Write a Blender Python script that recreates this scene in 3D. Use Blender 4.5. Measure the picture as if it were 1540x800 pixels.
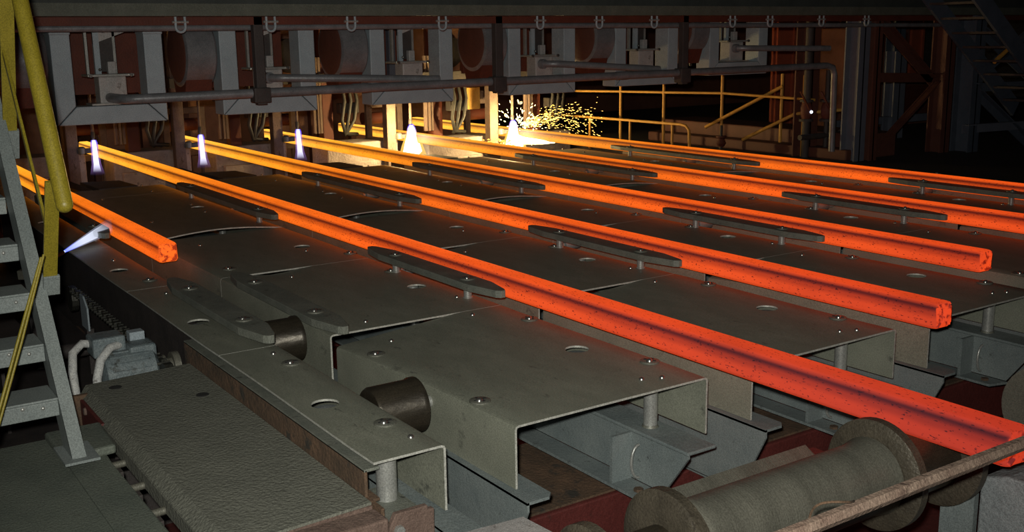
import bpy, bmesh, math, random
from mathutils import Vector, Matrix
random.seed(7)
D = bpy.data; SC = bpy.context.scene; COL = SC.collection
for o in list(D.objects): D.objects.remove(o)

# ------------------------------------------------------------------ camera
R = ((0.5610774, -0.16680679, 0.81078212), (0.8276482, 0.12938633, -0.54612968), (-0.01380598, 0.97746339, 0.21065309))
cam = D.cameras.new('camera'); cam.sensor_width = 36; cam.lens = 1604 / 1540 * 36; cam.clip_end = 200; cam.clip_start = .02
co = D.objects.new('camera', cam); COL.objects.link(co)
m4 = Matrix(R).to_4x4(); m4.translation = (0, 0, 2.8875); co.matrix_world = m4
SC.camera = co
# ------------------------------------------------------------------ world, light, exposure
w = D.worlds.new('world'); SC.world = w; w.use_nodes = True
w.node_tree.nodes['Background'].inputs[0].default_value = (.55, .60, .72, 1)
w.node_tree.nodes['Background'].inputs[1].default_value = .009
fl = D.lights.new('camera_flash', 'SPOT'); fl.energy = 1150; fl.color = (1, .985, .88); fl.shadow_soft_size = .035
fl.spot_size = math.radians(84); fl.spot_blend = 1
fo = D.objects.new('camera_flash', fl); COL.objects.link(fo)
fm = (Matrix(R) @ Matrix.Rotation(math.radians(3), 3, 'X')).to_4x4(); fm.translation = Vector((0, 0, 2.8875)) + Matrix(R) @ Vector((-.06, .11, .03)); fo.matrix_world = fm
v = SC.view_settings; v.view_transform = 'Standard'; v.look = 'None'; v.exposure = 0; v.gamma = 1; v.use_curve_mapping = False

ZD = 1.2                                   # deck level
S = [2.28, 3.77, 5.27, 6.78, 8.37, 10.05]  # strand centre lines
ZB, ZT = 1.2375, 1.3875                    # billet bottom / top
ORD = ['first', 'second', 'third', 'fourth', 'fifth', 'sixth']

# ------------------------------------------------------------------ materials
MATS = {}
def nodes(name):
    m = D.materials.new(name); m.use_nodes = True; nt = m.node_tree
    return m, nt, nt.nodes, nt.links, nt.nodes['Principled BSDF']
def surf(name, c1, c2, scale=6, rough=.6, metal=0, bump=.15, bscale=60, spots=None, sscale=9, sthr=.62, stretch=(1, 1, 1)):
    m, nt, N, L, b = nodes(name)
    tc = N.new('ShaderNodeTexCoord'); mp = N.new('ShaderNodeMapping'); mp.inputs['Scale'].default_value = stretch
    L.new(tc.outputs['Object'], mp.inputs[0])
    n1 = N.new('ShaderNodeTexNoise'); n1.inputs['Scale'].default_value = scale; n1.inputs['Detail'].default_value = 8; n1.inputs['Roughness'].default_value = .65
    L.new(mp.outputs[0], n1.inputs['Vector'])
    r1 = N.new('ShaderNodeValToRGB'); r1.color_ramp.elements[0].position = .32; r1.color_ramp.elements[1].position = .68
    r1.color_ramp.elements[0].color = (*c1, 1); r1.color_ramp.elements[1].color = (*c2, 1)
    L.new(n1.outputs[0], r1.inputs[0]); out = r1.outputs[0]
    ng = N.new('ShaderNodeTexNoise'); ng.inputs['Scale'].default_value = 160; ng.inputs['Detail'].default_value = 2; L.new(tc.outputs['Object'], ng.inputs['Vector'])
    rg = N.new('ShaderNodeMapRange'); rg.inputs[1].default_value = .35; rg.inputs[2].default_value = .65; rg.inputs[3].default_value = .78; rg.inputs[4].default_value = 1.2; L.new(ng.outputs[0], rg.inputs[0])
    mg = N.new('ShaderNodeMix'); mg.data_type = 'RGBA'; mg.blend_type = 'MULTIPLY'; mg.inputs[0].default_value = 1; L.new(out, mg.inputs[6]); L.new(rg.outputs[0], mg.inputs[7]); out = mg.outputs[2]
    if spots:
        n2 = N.new('ShaderNodeTexNoise'); n2.inputs['Scale'].default_value = sscale; n2.inputs['Detail'].default_value = 6; n2.inputs['Roughness'].default_value = .7
        L.new(mp.outputs[0], n2.inputs['Vector'])
        r2 = N.new('ShaderNodeValToRGB'); r2.color_ramp.elements[0].position = sthr; r2.color_ramp.elements[1].position = sthr + .09
        L.new(n2.outputs[0], r2.inputs[0])
        mx = N.new('ShaderNodeMix'); mx.data_type = 'RGBA'
        L.new(r2.outputs[0], mx.inputs[0]); L.new(out, mx.inputs[6]); mx.inputs[7].default_value = (*spots, 1); out = mx.outputs[2]
    L.new(out, b.inputs['Base Color'])
    b.inputs['Roughness'].default_value = rough; b.inputs['Metallic'].default_value = metal
    if bump:
        n3 = N.new('ShaderNodeTexNoise'); n3.inputs['Scale'].default_value = bscale; n3.inputs['Detail'].default_value = 5
        L.new(mp.outputs[0], n3.inputs['Vector'])
        bp = N.new('ShaderNodeBump'); bp.inputs['Strength'].default_value = bump; bp.inputs['Distance'].default_value = .02
        L.new(n3.outputs[0], bp.inputs['Height']); L.new(bp.outputs[0], b.inputs['Normal'])
    MATS[name] = m; return m
surf('deck_steel', (.145, .153, .122), (.20, .205, .165), 3.2, .6, 0, .10, 90, (.075, .078, .066), 8, .61, (.7, 1.9, 1))
surf('worn_lit_edge', (.38, .38, .35), (.55, .55, .5), 25, .4, .3, .1)  # bare worn metal, with the flash catching the plate rims put into its colour
surf('plug_steel', (.09, .1, .105), (.14, .15, .15), 8, .5)
surf('beam_steel', (.12, .145, .15), (.17, .195, .195), 5, .6, 0, .15, 40, (.07, .08, .08), 14, .62)
surf('guide_steel', (.10, .11, .095), (.16, .165, .14), 7, .6, 0, .2, 70, (.05, .05, .045), 12, .6)
surf('bolt_steel', (.3, .3, .29), (.42, .42, .4), 30, .27, .9, 0)
surf('washer_steel', (.10, .105, .09), (.15, .15, .125), 20, .5, .2, .1)
surf('post_steel', (.3, .31, .3), (.42, .42, .4), 12, .35, .5, .05)
surf('roller_steel', (.022, .018, .014), (.06, .05, .035), 5, .34, .5, .1, 50, (.13, .13, .12), 10, .68, (1, .3, 1))
surf('drum_steel', (.085, .083, .068), (.15, .146, .12), 3, .45, .25, .15, 60, (.055, .053, .042), 3, .64, (.35, 2.2, .35))
surf('flange_steel', (.045, .038, .028), (.085, .072, .052), 7, .5, .3, .3, 70, (.03, .024, .018), 9, .6)
surf('rust', (.055, .036, .022), (.125, .072, .042), 6, .85, 0, .4, 45, (.035, .03, .024), 7, .56)
surf('rust_bar', (.17, .11, .085), (.30, .22, .17), 10, .7, 0, .4, 60, (.08, .05, .04), 16, .58)
surf('pink_rust', (.095, .06, .048), (.15, .10, .08), 7, .85, 0, .4, 60, (.06, .035, .02), 9, .6)
surf('walk_steel', (.12, .123, .102), (.155, .157, .13), 4, .75, 0, .55, 60, (.07, .07, .058), 16, .62)
surf('platform_steel', (.085, .10, .085), (.13, .145, .12), 3, .7, 0, .3, 70, (.06, .06, .05), 6, .62)
surf('stair_paint', (.16, .185, .185), (.215, .24, .235), 5, .5, 0, .08, 60, (.12, .13, .12), 12, .66)
surf('yellow_paint', (.20, .16, .012), (.26, .205, .02), 6, .45, 0, .06, 60, (.10, .08, .02), 22, .7)
surf('yellow_dull', (.42, .21, .035), (.55, .29, .05), 8, .6)
surf('red_paint', (.075, .014, .012), (.105, .021, .018), 4, .6, 0, .2, 40, (.045, .014, .011), 7, .62)
surf('frame_paint', (.235, .28, .315), (.30, .35, .39), 5, .55, 0, .12, 40, (.2, .21, .21), 10, .68)
surf('box_paint', (.26, .25, .25), (.36, .34, .33), 6, .5, 0, .2, 50, (.12, .1, .09), 9, .6)
surf('dark_machine', (.025, .021, .021), (.05, .04, .038), 5, .7, 0, .2)
surf('machine_red', (.065, .012, .005), (.105, .021, .009), 4, .7, 0, .2)
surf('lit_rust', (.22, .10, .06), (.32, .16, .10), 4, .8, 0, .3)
surf('pipe_paint', (.12, .125, .135), (.2, .2, .215), 8, .4, .2, .1)
surf('concrete', (.22, .17, .16), (.34, .28, .26), 4, .9, 0, .7, 30, (.12, .09, .085), 10, .6)
surf('grey_concrete', (.16, .18, .19), (.25, .27, .28), 5, .9, 0, .5, 40, (.1, .11, .11), 12, .6)
surf('wall_rust', (.10, .035, .02), (.17, .06, .035), 1.5, .8, 0, .2, 20)
surf('pit_red', (.06, .011, .010), (.085, .016, .014), 1.2, .7, 0, .3, 20, (.035, .01, .009), 3, .6)
surf('blue_steel', (.05, .065, .09), (.075, .09, .12), 4, .6, 0, .1)
surf('brown_steel', (.075, .024, .015), (.105, .035, .022), 5, .7, 0, .1)
surf('dim_blue', (.09, .10, .13), (.12, .13, .165), 4, .6, 0, .1)
surf('motor_blue', (.10, .13, .145), (.16, .19, .2), 10, .55, 0, .3, 50, (.06, .065, .06), 12, .55)
surf('white_hose', (.4, .41, .42), (.62, .62, .6), 25, .6, 0, .3, 120, (.15, .14, .13), 20, .6)
surf('black_hose', (.015, .014, .014), (.035, .032, .03), 20, .55)
surf('chain_steel', (.025, .025, .022), (.06, .06, .05), 30, .5, .5)
surf('slot_black', (.01, .01, .01), (.02, .02, .02), 10, .8, 0, 0)
surf('ceiling_dark', (.03, .032, .03), (.05, .052, .048), 3, .8)
surf('green_trim', (.065, .07, .055), (.10, .105, .085), 5, .7)

def hot_metal(name, end=False):
    """glowing steel: temperature falls with the distance from the caster and towards the corners, scale flakes stay dark"""
    m, nt, N, L, b = nodes(name)
    tc = N.new('ShaderNodeTexCoord'); sp = N.new('ShaderNodeSeparateXYZ'); L.new(tc.outputs['Object'], sp.inputs[0])
    mr = N.new('ShaderNodeMapRange'); mr.inputs[1].default_value = -17.5; mr.inputs[2].default_value = -2.2
    L.new(sp.outputs[0], mr.inputs[0])
    cr = N.new('ShaderNodeValToRGB'); e = cr.color_ramp.elements
    e[0].position = 0; e[0].color = (1, .46, .05, 1)
    e[1].position = 1; e[1].color = (.50, .034, .010, 1)
    for p, c in ((.22, (1, .35, .018, 1)), (.42, (1, .20, .009, 1)), (.66, (.98, .118, .008, 1)), (.86, (.72, .060, .009, 1))):
        k = e.new(p); k.color = c
    L.new(mr.outputs[0], cr.inputs[0])
    # cooler corner band
    def math_(op, a, bb=None):
        n = N.new('ShaderNodeMath'); n.operation = op
        for i, q in enumerate((a, bb)):
            if q is None: continue
            if isinstance(q, (int, float)): n.inputs[i].default_value = q
            else: L.new(q, n.inputs[i])
        return n.outputs[0]
    ay = math_('DIVIDE', math_('ABSOLUTE', sp.outputs[1]), .075); az = math_('DIVIDE', sp.outputs[2], .075)
    side = N.new('ShaderNodeMapRange'); side.interpolation_type = 'SMOOTHSTEP'; side.inputs[1].default_value = .78; side.inputs[2].default_value = .985; L.new(ay, side.inputs[0])
    zz = N.new('ShaderNodeMapRange'); zz.inputs[1].default_value = -1; zz.inputs[2].default_value = 1; L.new(az, zz.inputs[0])
    band = N.new('ShaderNodeValToRGB'); q = band.color_ramp.elements; band.color_ramp.interpolation = 'EASE'
    q[0].position = .02; q[0].color = (.60, .58, .60, 1); q[1].position = 1; q[1].color = (.9, .9, .9, 1)
    for pp, cc in ((.18, (1, 1, 1, 1)), (.36, (1, 1, 1, 1)), (.62, (.62, .58, .60, 1)), (.83, (.13, .10, .22, 1)), (.94, (.62, .62, .62, 1))):
        k = q.new(pp); k.color = cc
    L.new(zz.outputs[0], band.inputs[0])
    bm_ = N.new('ShaderNodeMix'); bm_.data_type = 'RGBA'; L.new(side.outputs[0], bm_.inputs[0]); bm_.inputs[6].default_value = (1, 1, 1, 1); L.new(band.outputs[0], bm_.inputs[7])
    # scale flakes
    mp = N.new('ShaderNodeMapping'); mp.inputs['Scale'].default_value = (1, 1.2, 1.2) if end else (.45, 1.2, 1.2); L.new(tc.outputs['Object'], mp.inputs[0])
    n1 = N.new('ShaderNodeTexNoise'); n1.inputs['Scale'].default_value = 22 if end else 105; n1.inputs['Detail'].default_value = 4; L.new(mp.outputs[0], n1.inputs['Vector'])
    f1 = N.new('ShaderNodeValToRGB'); f1.color_ramp.elements[0].position = .32 if not end else .41; f1.color_ramp.elements[1].position = .38 if not end else .52
    f1.color_ramp.elements[0].color = (.30, .18, .15, 1) if end else (.16, .12, .12, 1)
    L.new(n1.outputs[0], f1.inputs[0])
    n2 = N.new('ShaderNodeTexNoise'); n2.inputs['Scale'].default_value = 5; n2.inputs['Detail'].default_value = 3; L.new(mp.outputs[0], n2.inputs['Vector'])
    f2 = N.new('ShaderNodeMapRange'); f2.inputs[1].default_value = .3; f2.inputs[2].default_value = .7; f2.inputs[3].default_value = .86; f2.inputs[4].default_value = 1.08
    L.new(n2.outputs[0], f2.inputs[0])
    def mul(a, c):
        n = N.new('ShaderNodeMix'); n.data_type = 'RGBA'; n.blend_type = 'MULTIPLY'; n.inputs[0].default_value = 1
        L.new(a, n.inputs[6]); L.new(c, n.inputs[7]); return n.outputs[2]
    col = mul(cr.outputs[0], f1.outputs[0])
    if not end: col = mul(col, bm_.outputs[2])
    L.new(col, b.inputs['Emission Color']); 
    hs = N.new('ShaderNodeMapRange'); hs.inputs[1].default_value = .02; hs.inputs[2].default_value = .42; hs.inputs[3].default_value = 1.7; hs.inputs[4].default_value = 1.0; L.new(mr.outputs[0], hs.inputs[0])
    st = math_('MULTIPLY', math_('MULTIPLY', f2.outputs[0], hs.outputs[0]), 1.2 if end else 1.0); L.new(st, b.inputs['Emission Strength'])
    b.inputs['Base Color'].default_value = (.028, .016, .026, 1); b.inputs['Roughness'].default_value = .8; b.inputs['Specular IOR Level'].default_value = .1
    MATS[name] = m
hot_metal('hot_steel'); hot_metal('hot_cut_face', True)

def flame_mat(name, core, edge, strength, z0, z1, alpha0=1, alpha1=0):
    """burning gas: gives off light and thins out along the flame (object Z from z0 to z1)"""
    m = D.materials.new(name); m.use_nodes = True; nt = m.node_tree; N = nt.nodes; L = nt.links; N.clear()
    out = N.new('ShaderNodeOutputMaterial'); em = N.new('ShaderNodeEmission'); tr = N.new('ShaderNodeBsdfTransparent'); mx = N.new('ShaderNodeMixShader')
    tc = N.new('ShaderNodeTexCoord'); sp = N.new('ShaderNodeSeparateXYZ'); L.new(tc.outputs['Object'], sp.inputs[0])
    mr = N.new('ShaderNodeMapRange'); mr.inputs[1].default_value = z0; mr.inputs[2].default_value = z1; L.new(sp.outputs[2], mr.inputs[0])
    cr = N.new('ShaderNodeValToRGB'); cr.color_ramp.elements[0].color = (*edge, 1); cr.color_ramp.elements[1].color = (*core, 1); cr.color_ramp.elements[1].position = .35
    L.new(mr.outputs[0], cr.inputs[0]); L.new(cr.outputs[0], em.inputs[0]); em.inputs[1].default_value = strength
    ar = N.new('ShaderNodeMapRange'); ar.inputs[1].default_value = 0; ar.inputs[2].default_value = 1; ar.inputs[3].default_value = alpha0; ar.inputs[4].default_value = alpha1
    L.new(mr.outputs[0], ar.inputs[0]); L.new(ar.outputs[0], mx.inputs[0]); L.new(tr.outputs[0], mx.inputs[1]); L.new(em.outputs[0], mx.inputs[2]); L.new(mx.outputs[0], out.inputs[0])
    MATS[name] = m
flame_mat('flame_core', (.8, .82, 1), (.7, .72, 1), 3.2, 0, -.46, 1, 0)
flame_mat('flame_sheath', (.35, .2, .6), (.16, .10, 1.0), 1.2, 0, -.50, .6, 0)
flame_mat('cut_core', (1, .93, .6), (.75, .75, 1), 9.0, 0, -.5, 1, .9)
flame_mat('cut_sheath', (1, .62, .12), (.12, .08, 1.0), 1.6, 0, -.5, .55, .25)
flame_mat('jet_core', (.75, .8, .95), (.6, .75, 1), 2.0, .03, .74, 1, 0)
flame_mat('jet_sheath', (.30, .32, .42), (.03, .06, 1.0), 1.1, -.01, .8, .8, 0)
def emit(name, c, s):
    m, nt, N, L, b = nodes(name); b.inputs['Base Color'].default_value = (*c, 1)
    b.inputs['Emission Color'].default_value = (*c, 1); b.inputs['Emission Strength'].default_value = s; MATS[name] = m
emit('spark', (1, .62, .14), 3.0); emit('spark_hot', (1, .86, .4), 7); emit('slag', (1, .55, .08), 3)
emit('indicator', (.55, .75, 1), 5); emit('hot_glimpse', (1, .16, .012), .8); emit('glowing_plate', (1, .45, .12), .35)

# ------------------------------------------------------------------ mesh helpers
class MB:
    def __init__(s): s.v = []; s.f = []
    def add(s, vs, fs):
        k = len(s.v); s.v += [tuple(p) for p in vs]; s.f += [tuple(i + k for i in q) for q in fs]; return s
    def box(s, x0, x1, y0, y1, z0, z1):
        return s.add([(x, y, z) for x in (x0, x1) for y in (y0, y1) for z in (z0, z1)], [(0, 1, 3, 2), (4, 6, 7, 5), (0, 4, 5, 1), (2, 3, 7, 6), (0, 2, 6, 4), (1, 5, 7, 3)])
    def bar(s, a, b, w, h, up=(0, 0, 1)):
        a = Vector(a); b = Vector(b); d = (b - a).normalized(); u = Vector(up)
        sx = d.cross(u)
        if sx.length < 1e-4: sx = d.cross(Vector((1, 0, 0)))
        sx.normalize(); uu = sx.cross(d)
        vs = [p + sx * i * w / 2 + uu * j * h / 2 for p in (a, b) for i in (-1, 1) for j in (-1, 1)]
        return s.add(vs, [(0, 1, 3, 2), (4, 6, 7, 5), (0, 4, 5, 1), (2, 3, 7, 6), (0, 2, 6, 4), (1, 5, 7, 3)])
    def path(s, pts, r, n=10, cap=True):
        pts = [Vector(p) for p in pts]; rs = r if isinstance(r, (list, tuple)) else [r] * len(pts); vs = []; fs = []
        prev = None
        for i, p in enumerate(pts):
            d = (pts[min(i + 1, len(pts) - 1)] - pts[max(i - 1, 0)]).normalized()
            if prev is None:
                u = d.cross(Vector((0, 0, 1)));
                if u.length < 1e-3: u = d.cross(Vector((1, 0, 0)))
            else: u = prev - d * prev.dot(d)
            u.normalize(); prev = u; t = d.cross(u)
            vs += [p + (u * math.cos(2 * math.pi * k / n) + t * math.sin(2 * math.pi * k / n)) * rs[i] for k in range(n)]
        for i in range(len(pts) - 1):
            for k in range(n): fs.append((i * n + k, i * n + (k + 1) % n, (i + 1) * n + (k + 1) % n, (i + 1) * n + k))
        if cap: fs.append(tuple(range(n - 1, -1, -1))); fs.append(tuple((len(pts) - 1) * n + k for k in range(n)))
        return s.add(vs, fs)
    def lathe(s, c, axis, prof, n=20, capped=True):
        """prof: (t along axis, radius)"""
        c = Vector(c); ax = Vector(axis).normalized(); pts = [c + ax * t for t, r in prof]
        u = ax.cross(Vector((0, 0, 1)))
        if u.length < 1e-3: u = Vector((1, 0, 0))
        u.normalize(); t_ = ax.cross(u); vs = []; fs = []
        for p, (t, r) in zip(pts, prof): vs += [p + (u * math.cos(2 * math.pi * k / n) + t_ * math.sin(2 * math.pi * k / n)) * r for k in range(n)]
        for i in range(len(prof) - 1):
            for k in range(n): fs.append((i * n + k, i * n + (k + 1) % n, (i + 1) * n + (k + 1) % n, (i + 1) * n + k))
        if capped: fs.append(tuple(range(n - 1, -1, -1))); fs.append(tuple((len(prof) - 1) * n + k for k in range(n)))
        return s.add(vs, fs)
    def prism(s, poly, off):
        n = len(poly); off = Vector(off); p = [Vector(q) for q in poly]
        return s.add(p + [q + off for q in p], [tuple(range(n - 1, -1, -1)), tuple(range(n, 2 * n))] + [(i, (i + 1) % n, (i + 1) % n + n, i + n) for i in range(n)])
    def mesh(s, name, mat, org=(0, 0, 0), smooth=None):
        me = D.meshes.new(name); o = Vector(org)
        me.from_pydata([Vector(p) - o for p in s.v], [], s.f)
        bm = bmesh.new(); bm.from_mesh(me); bmesh.ops.recalc_face_normals(bm, faces=bm.faces); bm.to_mesh(me); bm.free()
        me.materials.append(MATS[mat])
        if smooth:
            for p in me.polygons: p.use_smooth = True
            try: me.set_sharp_from_angle(angle=math.radians(smooth))
            except Exception: pass
        return me
def wloc(o):
    v_ = Vector((0, 0, 0))
    while o: v_ += o.location; o = o.parent
    return v_
def ob(name, mb, mat, parent=None, smooth=None, bevel=0, loc=None, label=None):
    """link one mesh; coordinates in mb are world coordinates, origin at loc or at the parent's origin"""
    base = wloc(parent) if parent else Vector((0, 0, 0))
    org = Vector(loc) if loc is not None else base
    me = mb.mesh(name, mat, org, smooth) if isinstance(mb, MB) else mb
    o = D.objects.new(name, me); COL.objects.link(o); o.location = org - base; o.parent = parent
    if bevel:
        bv = o.modifiers.new('bevel', 'BEVEL'); bv.width = bevel; bv.segments = 2; bv.limit_method = 'ANGLE'; bv.angle_limit = math.radians(40)
    if label: o['label'] = label
    return o
def tag(o, label, cat, group=None):
    o['label'] = label; o['category'] = cat
    if group: o['group'] = group
    return o
def thing(name, label, cat, loc, group=None):
    o = D.objects.new(name, None); o.empty_display_size = .1; COL.objects.link(o); o.location = loc; return tag(o, label, cat, group)
def structure(name, mb, mat, **k):
    o = ob(name, mb, mat, **k); o['kind'] = 'structure'; return o
def dup(root, loc, label):
    r = root.copy(); COL.objects.link(r); r.location = loc; r['label'] = label
    for ch in list(root.children):
        c = ch.copy(); COL.objects.link(c); c.parent = r
        for g in ch.children:
            d = g.copy(); COL.objects.link(d); d.parent = c
    return r
def lin(a, b, n): return [a + (b - a) * i / n for i in range(n + 1)]

# ------------------------------------------------------------------ setting
structure('floor', MB().box(-24, 2, -6, 26, -.1, .12), 'pit_red')
structure('wall_back', MB().box(-21.3, -21, -6, 30, .12, 7), 'wall_rust')
structure('wall_right', MB().box(-24, 2, 28, 28.3, .12, 7), 'dark_machine')
structure('ceiling', MB().box(-24, 2, -6, 30, 7, 7.2), 'ceiling_dark')
structure('ceiling.001', MB().box(-19.5, -9.55, -1, 12, 3.45, 3.6), 'ceiling_dark')
structure('floor.002', MB().box(-14, -5.95, -2, 1.84, .12, .5), 'dark_machine')
structure('floor.001', MB().box(-20, -4.5, 11.55, 27.5, .12, 1.1), 'dark_machine')

# ------------------------------------------------------------------ billets
X0 = [-16.8, -17.4, -17.4, -17.6, -17.9, -18.2]; X1 = [-8.07, -2.12, -3.47, -4.17, -2.0, -2.0]
BL = ['short glowing billet at the far left whose cut end lies beside the stairs',
      'longest nearest glowing red billet running down to the flanged roller at lower right',
      'glowing billet, third from left, ending in a ragged face over the deck edge',
      'glowing billet, fourth from left, its square end showing above the right-hand deck',
      'glowing billet, fifth from left, with the bright white cutting flame at its far end',
      'farthest glowing billet, where the spray of sparks flies off']
def billet(i):
    h = .075; r = .025; cs = []
    for cx_, cz_, a0 in ((h - r, h - r, 0), (-h + r, h - r, 90), (-h + r, -h + r, 180), (h - r, -h + r, 270)):
        for k in range(5): a = math.radians(a0 + 22.5 * k); cs.append((cx_ + r * math.cos(a), cz_ + r * math.sin(a)))
    n = len(cs); rnd = random.Random(i + 3)
    xs = [X0[i]] + lin(X0[i] + .3, X1[i] - .10, 26) + [X1[i] - .03, X1[i] - .008, X1[i]]
    mb = MB(); vs = []
    for j, x in enumerate(xs):
        k = {len(xs) - 1: .90, len(xs) - 2: .97}.get(j, 1)
        for a, (y, z) in enumerate(cs):
            jx = rnd.uniform(-.007, .007) if j >= len(xs) - 2 else 0
            vs.append((x + jx, S[i] + y * k, (ZB + ZT) / 2 + z * k))
    fs = [(j * n + k, j * n + (k + 1) % n, (j + 1) * n + (k + 1) % n, (j + 1) * n + k) for j in range(len(xs) - 1) for k in range(n)]
    mb.add(vs, fs + [tuple(range(n))])
    root = thing('billet', BL[i], 'billet', (0, S[i], (ZB + ZT) / 2), 'glowing billets on the run-out table')
    ob('bar', mb, 'hot_steel', root, smooth=50)
    e = MB(); j = len(xs) - 1
    ring = [vs[j * n + k] for k in range(n)]
    g = [((p[0] + .004 + rnd.uniform(0, .006)), S[i] + (p[1] - S[i]) * .55, (ZB + ZT) / 2 + (p[2] - (ZB + ZT) / 2) * .55) for p in ring]
    e.add(ring + g, [(k, (k + 1) % n, n + (k + 1) % n, n + k) for k in range(n)] + [tuple(range(n, 2 * n))])
    ob('cut_face', e, 'hot_cut_face', root, smooth=50)
for i in range(6): billet(i)

# ------------------------------------------------------------------ deck plates
SEC = [(-5.556, -3.70), (-7.436, -5.56), (-9.206, -7.44), (-12.206, -9.21), (-12.95, -12.21)]
ROW = ['frontmost row', 'second row from the front', 'third row from the front', 'fourth row from the front', 'farthest row']
BAY = [(1.80, 2.14)] + [(S[k] + .18, S[k + 1] - .10) for k in range(5)] + [(S[5] + .18, 11.4)]
BAYN = ['left of the first billet\'s track', 'between the first and second billets', 'between the second and third billets', 'between the third and fourth billets', 'between the fourth and fifth billets', 'between the fifth and sixth billets', 'beyond the sixth billet']
# shared bolt parts
wash = MB().lathe((0, 0, 0), (0, 0, 1), [(0, .052), (.007, .052), (.009, .047)], 20).mesh('washer', 'washer_steel', smooth=30)
def head_mesh():
    mb = MB(); mb.lathe((0, 0, .009), (0, 0, 1), [(0, .018), (.008, .0165), (.014, .011), (.0165, .001)], 12)
    return mb.mesh('bolt_head', 'bolt_steel', smooth=60)
headm = head_mesh()
crossm = MB().box(-.034, .034, -.006, .006, .008, .0125).box(-.006, .006, -.034, .034, .008, .0122).mesh('cross_slot', 'slot_black')
rivm = MB().lathe((0, 0, 0), (0, 0, 1), [(0, .015), (.007, .0138), (.012, .009), (.0145, .001)], 12).mesh('rivet', 'bolt_steel', smooth=60)
def bolt(parent, x, y, z, big=True):
    base = wloc(parent)
    if big:
        wq = D.objects.new('washer', wash); hd = D.objects.new('bolt_head', headm); cr = D.objects.new('cross_slot', crossm)
        for o in (wq, hd, cr): COL.objects.link(o)
        wq.parent = parent; wq.location = Vector((x, y, z)) - base; hd.parent = wq; cr.parent = wq; cr.rotation_euler.z = (x * 7 + y * 3) % 1.5
        hd.location = (.012, -.012, 0)
    else:
        o = D.objects.new('rivet', rivm); COL.objects.link(o); o.parent = parent; o.location = Vector((x, y, z)) - base
def deck(b, s):
    x0, x1 = SEC[s]; y0, y1 = BAY[b]
    if s == 0 and b > 0: y0 += .035
    rnd = random.Random(b * 10 + s)
    wdt = y1 - y0
    slope = .075 if s == 0 and b in (1, 2) else (.075 if s == 0 and b == 3 else .03)
    arch = (.05 if s == 3 else 0) if 0 < b < 6 else 0
    def dz(x, y):
        t = min(1, max(0, (y - y0) / wdt)); u = (x - x0) / (x1 - x0); z = 0
        if s == 0 and 0 < b: z -= slope * max(0, 1 - t / (.72 if b < 3 else .5)) * (1 - u) ** 2
        if s > 0: z += arch * math.sin(math.pi * t) * u ** 6
        if s > 0 and s < 3: z -= (.028 if b and s == 1 else 0) * max(0, 1 - abs(t - .34) / .22) * (1 - u) ** 8
        return z + .0025 * math.sin(3 * x + 2.1 * y) * (1 if 0 < u < 1 else .3)
    hole = None
    if s == 0: hole = (-4.48, y1 - .23 if b else 1.94, .05)
    elif s == 1: hole = (-6.34, y1 - .20 if b else 1.94, .05)
    elif s == 2: hole = (-8.2, y1 - .25 if b else 1.94, .05)
    elif s == 3: hole = (-10.9, y1 - .25 if b else 1.94, .05)
    ys = sorted(set([y0 + .02] + lin(y0 + .02, y1 - .02, 10 if b else 4) + [y1 - .02]))
    xs = lin(x0, x1, 10)
    if hole:
        for arr, c in ((ys, hole[1]), (xs, hole[0])):
            for q in list(arr):
                if abs(q - c) < .085 and q not in (arr[0], arr[-1]): arr.remove(q)
            arr += [c - .075, c + .075]; arr.sort()
    fl = b > 0; fr = True
    prof = ([(y0, -.30), (y0, -.15), (y0, -.02), (y0 + .006, -.006)] if fl else [(y0, 0)]) + [(y, 0) for y in ys] + [(y1 - .006, -.006), (y1, -.02), (y1, -.15), (y1, -.30)]
    vs = []; fs = []; n = len(prof)
    for x in xs:
        for y, z in prof: vs.append((x, y, ZD + z + dz(x, y)))
    for i in range(len(xs) - 1):
        for j in range(n - 1):
            a, bb, c, d = i * n + j, i * n + j + 1, (i + 1) * n + j + 1, (i + 1) * n + j
            if hole and abs((xs[i] + xs[i + 1]) / 2 - hole[0]) < .01 and abs((prof[j][0] + prof[j + 1][0]) / 2 - hole[1]) < .01 and prof[j][1] == 0 == prof[j + 1][1]:
                m = 24; ci = len(vs); sq = []
                for k in range(m):
                    an = 2 * math.pi * k / m; cx_, sx_ = math.cos(an), math.sin(an)
                    vs.append((hole[0] + hole[2] * cx_ * 1.35, hole[1] + hole[2] * sx_ * 1.35, ZD + dz(hole[0], hole[1])))
                # outer fan to the four corners
                cor = [c, bb, a, d]  # (+x,+y) (-? ) ordered by angle below
                cor = sorted(cor, key=lambda q: math.atan2(vs[q][1] - hole[1], vs[q][0] - hole[0]) % (2 * math.pi))
                for qd in range(4):
                    st = qd * 6
                    for k in range(6):
                        mid = (st + 3) % m
                    # corner qd sits at 45deg+90*qd -> index 3+6*qd
                    for k in range(6 * qd, 6 * qd + 6): fs.append((cor[qd], ci + k % m, ci + (k + 1) % m))
                    fs.append((cor[qd], ci + (6 * qd + 6) % m, cor[(qd + 1) % 4]))
                continue
            fs.append((a, d, c, bb))
    lab = 'grey steel deck plate %s, %s' % (BAYN[b], ROW[s])
    root = thing('deck_plate', lab, 'deck plate', ((x0 + x1) / 2, (y0 + y1) / 2, ZD), 'deck plates of the run-out table')
    o = ob('sheet', MB().add(vs, fs), 'deck_steel', root, smooth=35)
    o.data.materials.append(MATS['worn_lit_edge']); so = o.modifiers.new('thickness', 'SOLIDIFY'); so.thickness = .011; so.offset = -1; so.material_offset_rim = 1
    es = o.modifiers.new('crisp', 'EDGE_SPLIT'); es.split_angle = math.radians(38)
    # make sure the solidify goes downwards
    up = sum(p.normal.z * p.area for p in o.data.polygons)
    if up < 0: o.data.flip_normals()
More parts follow.
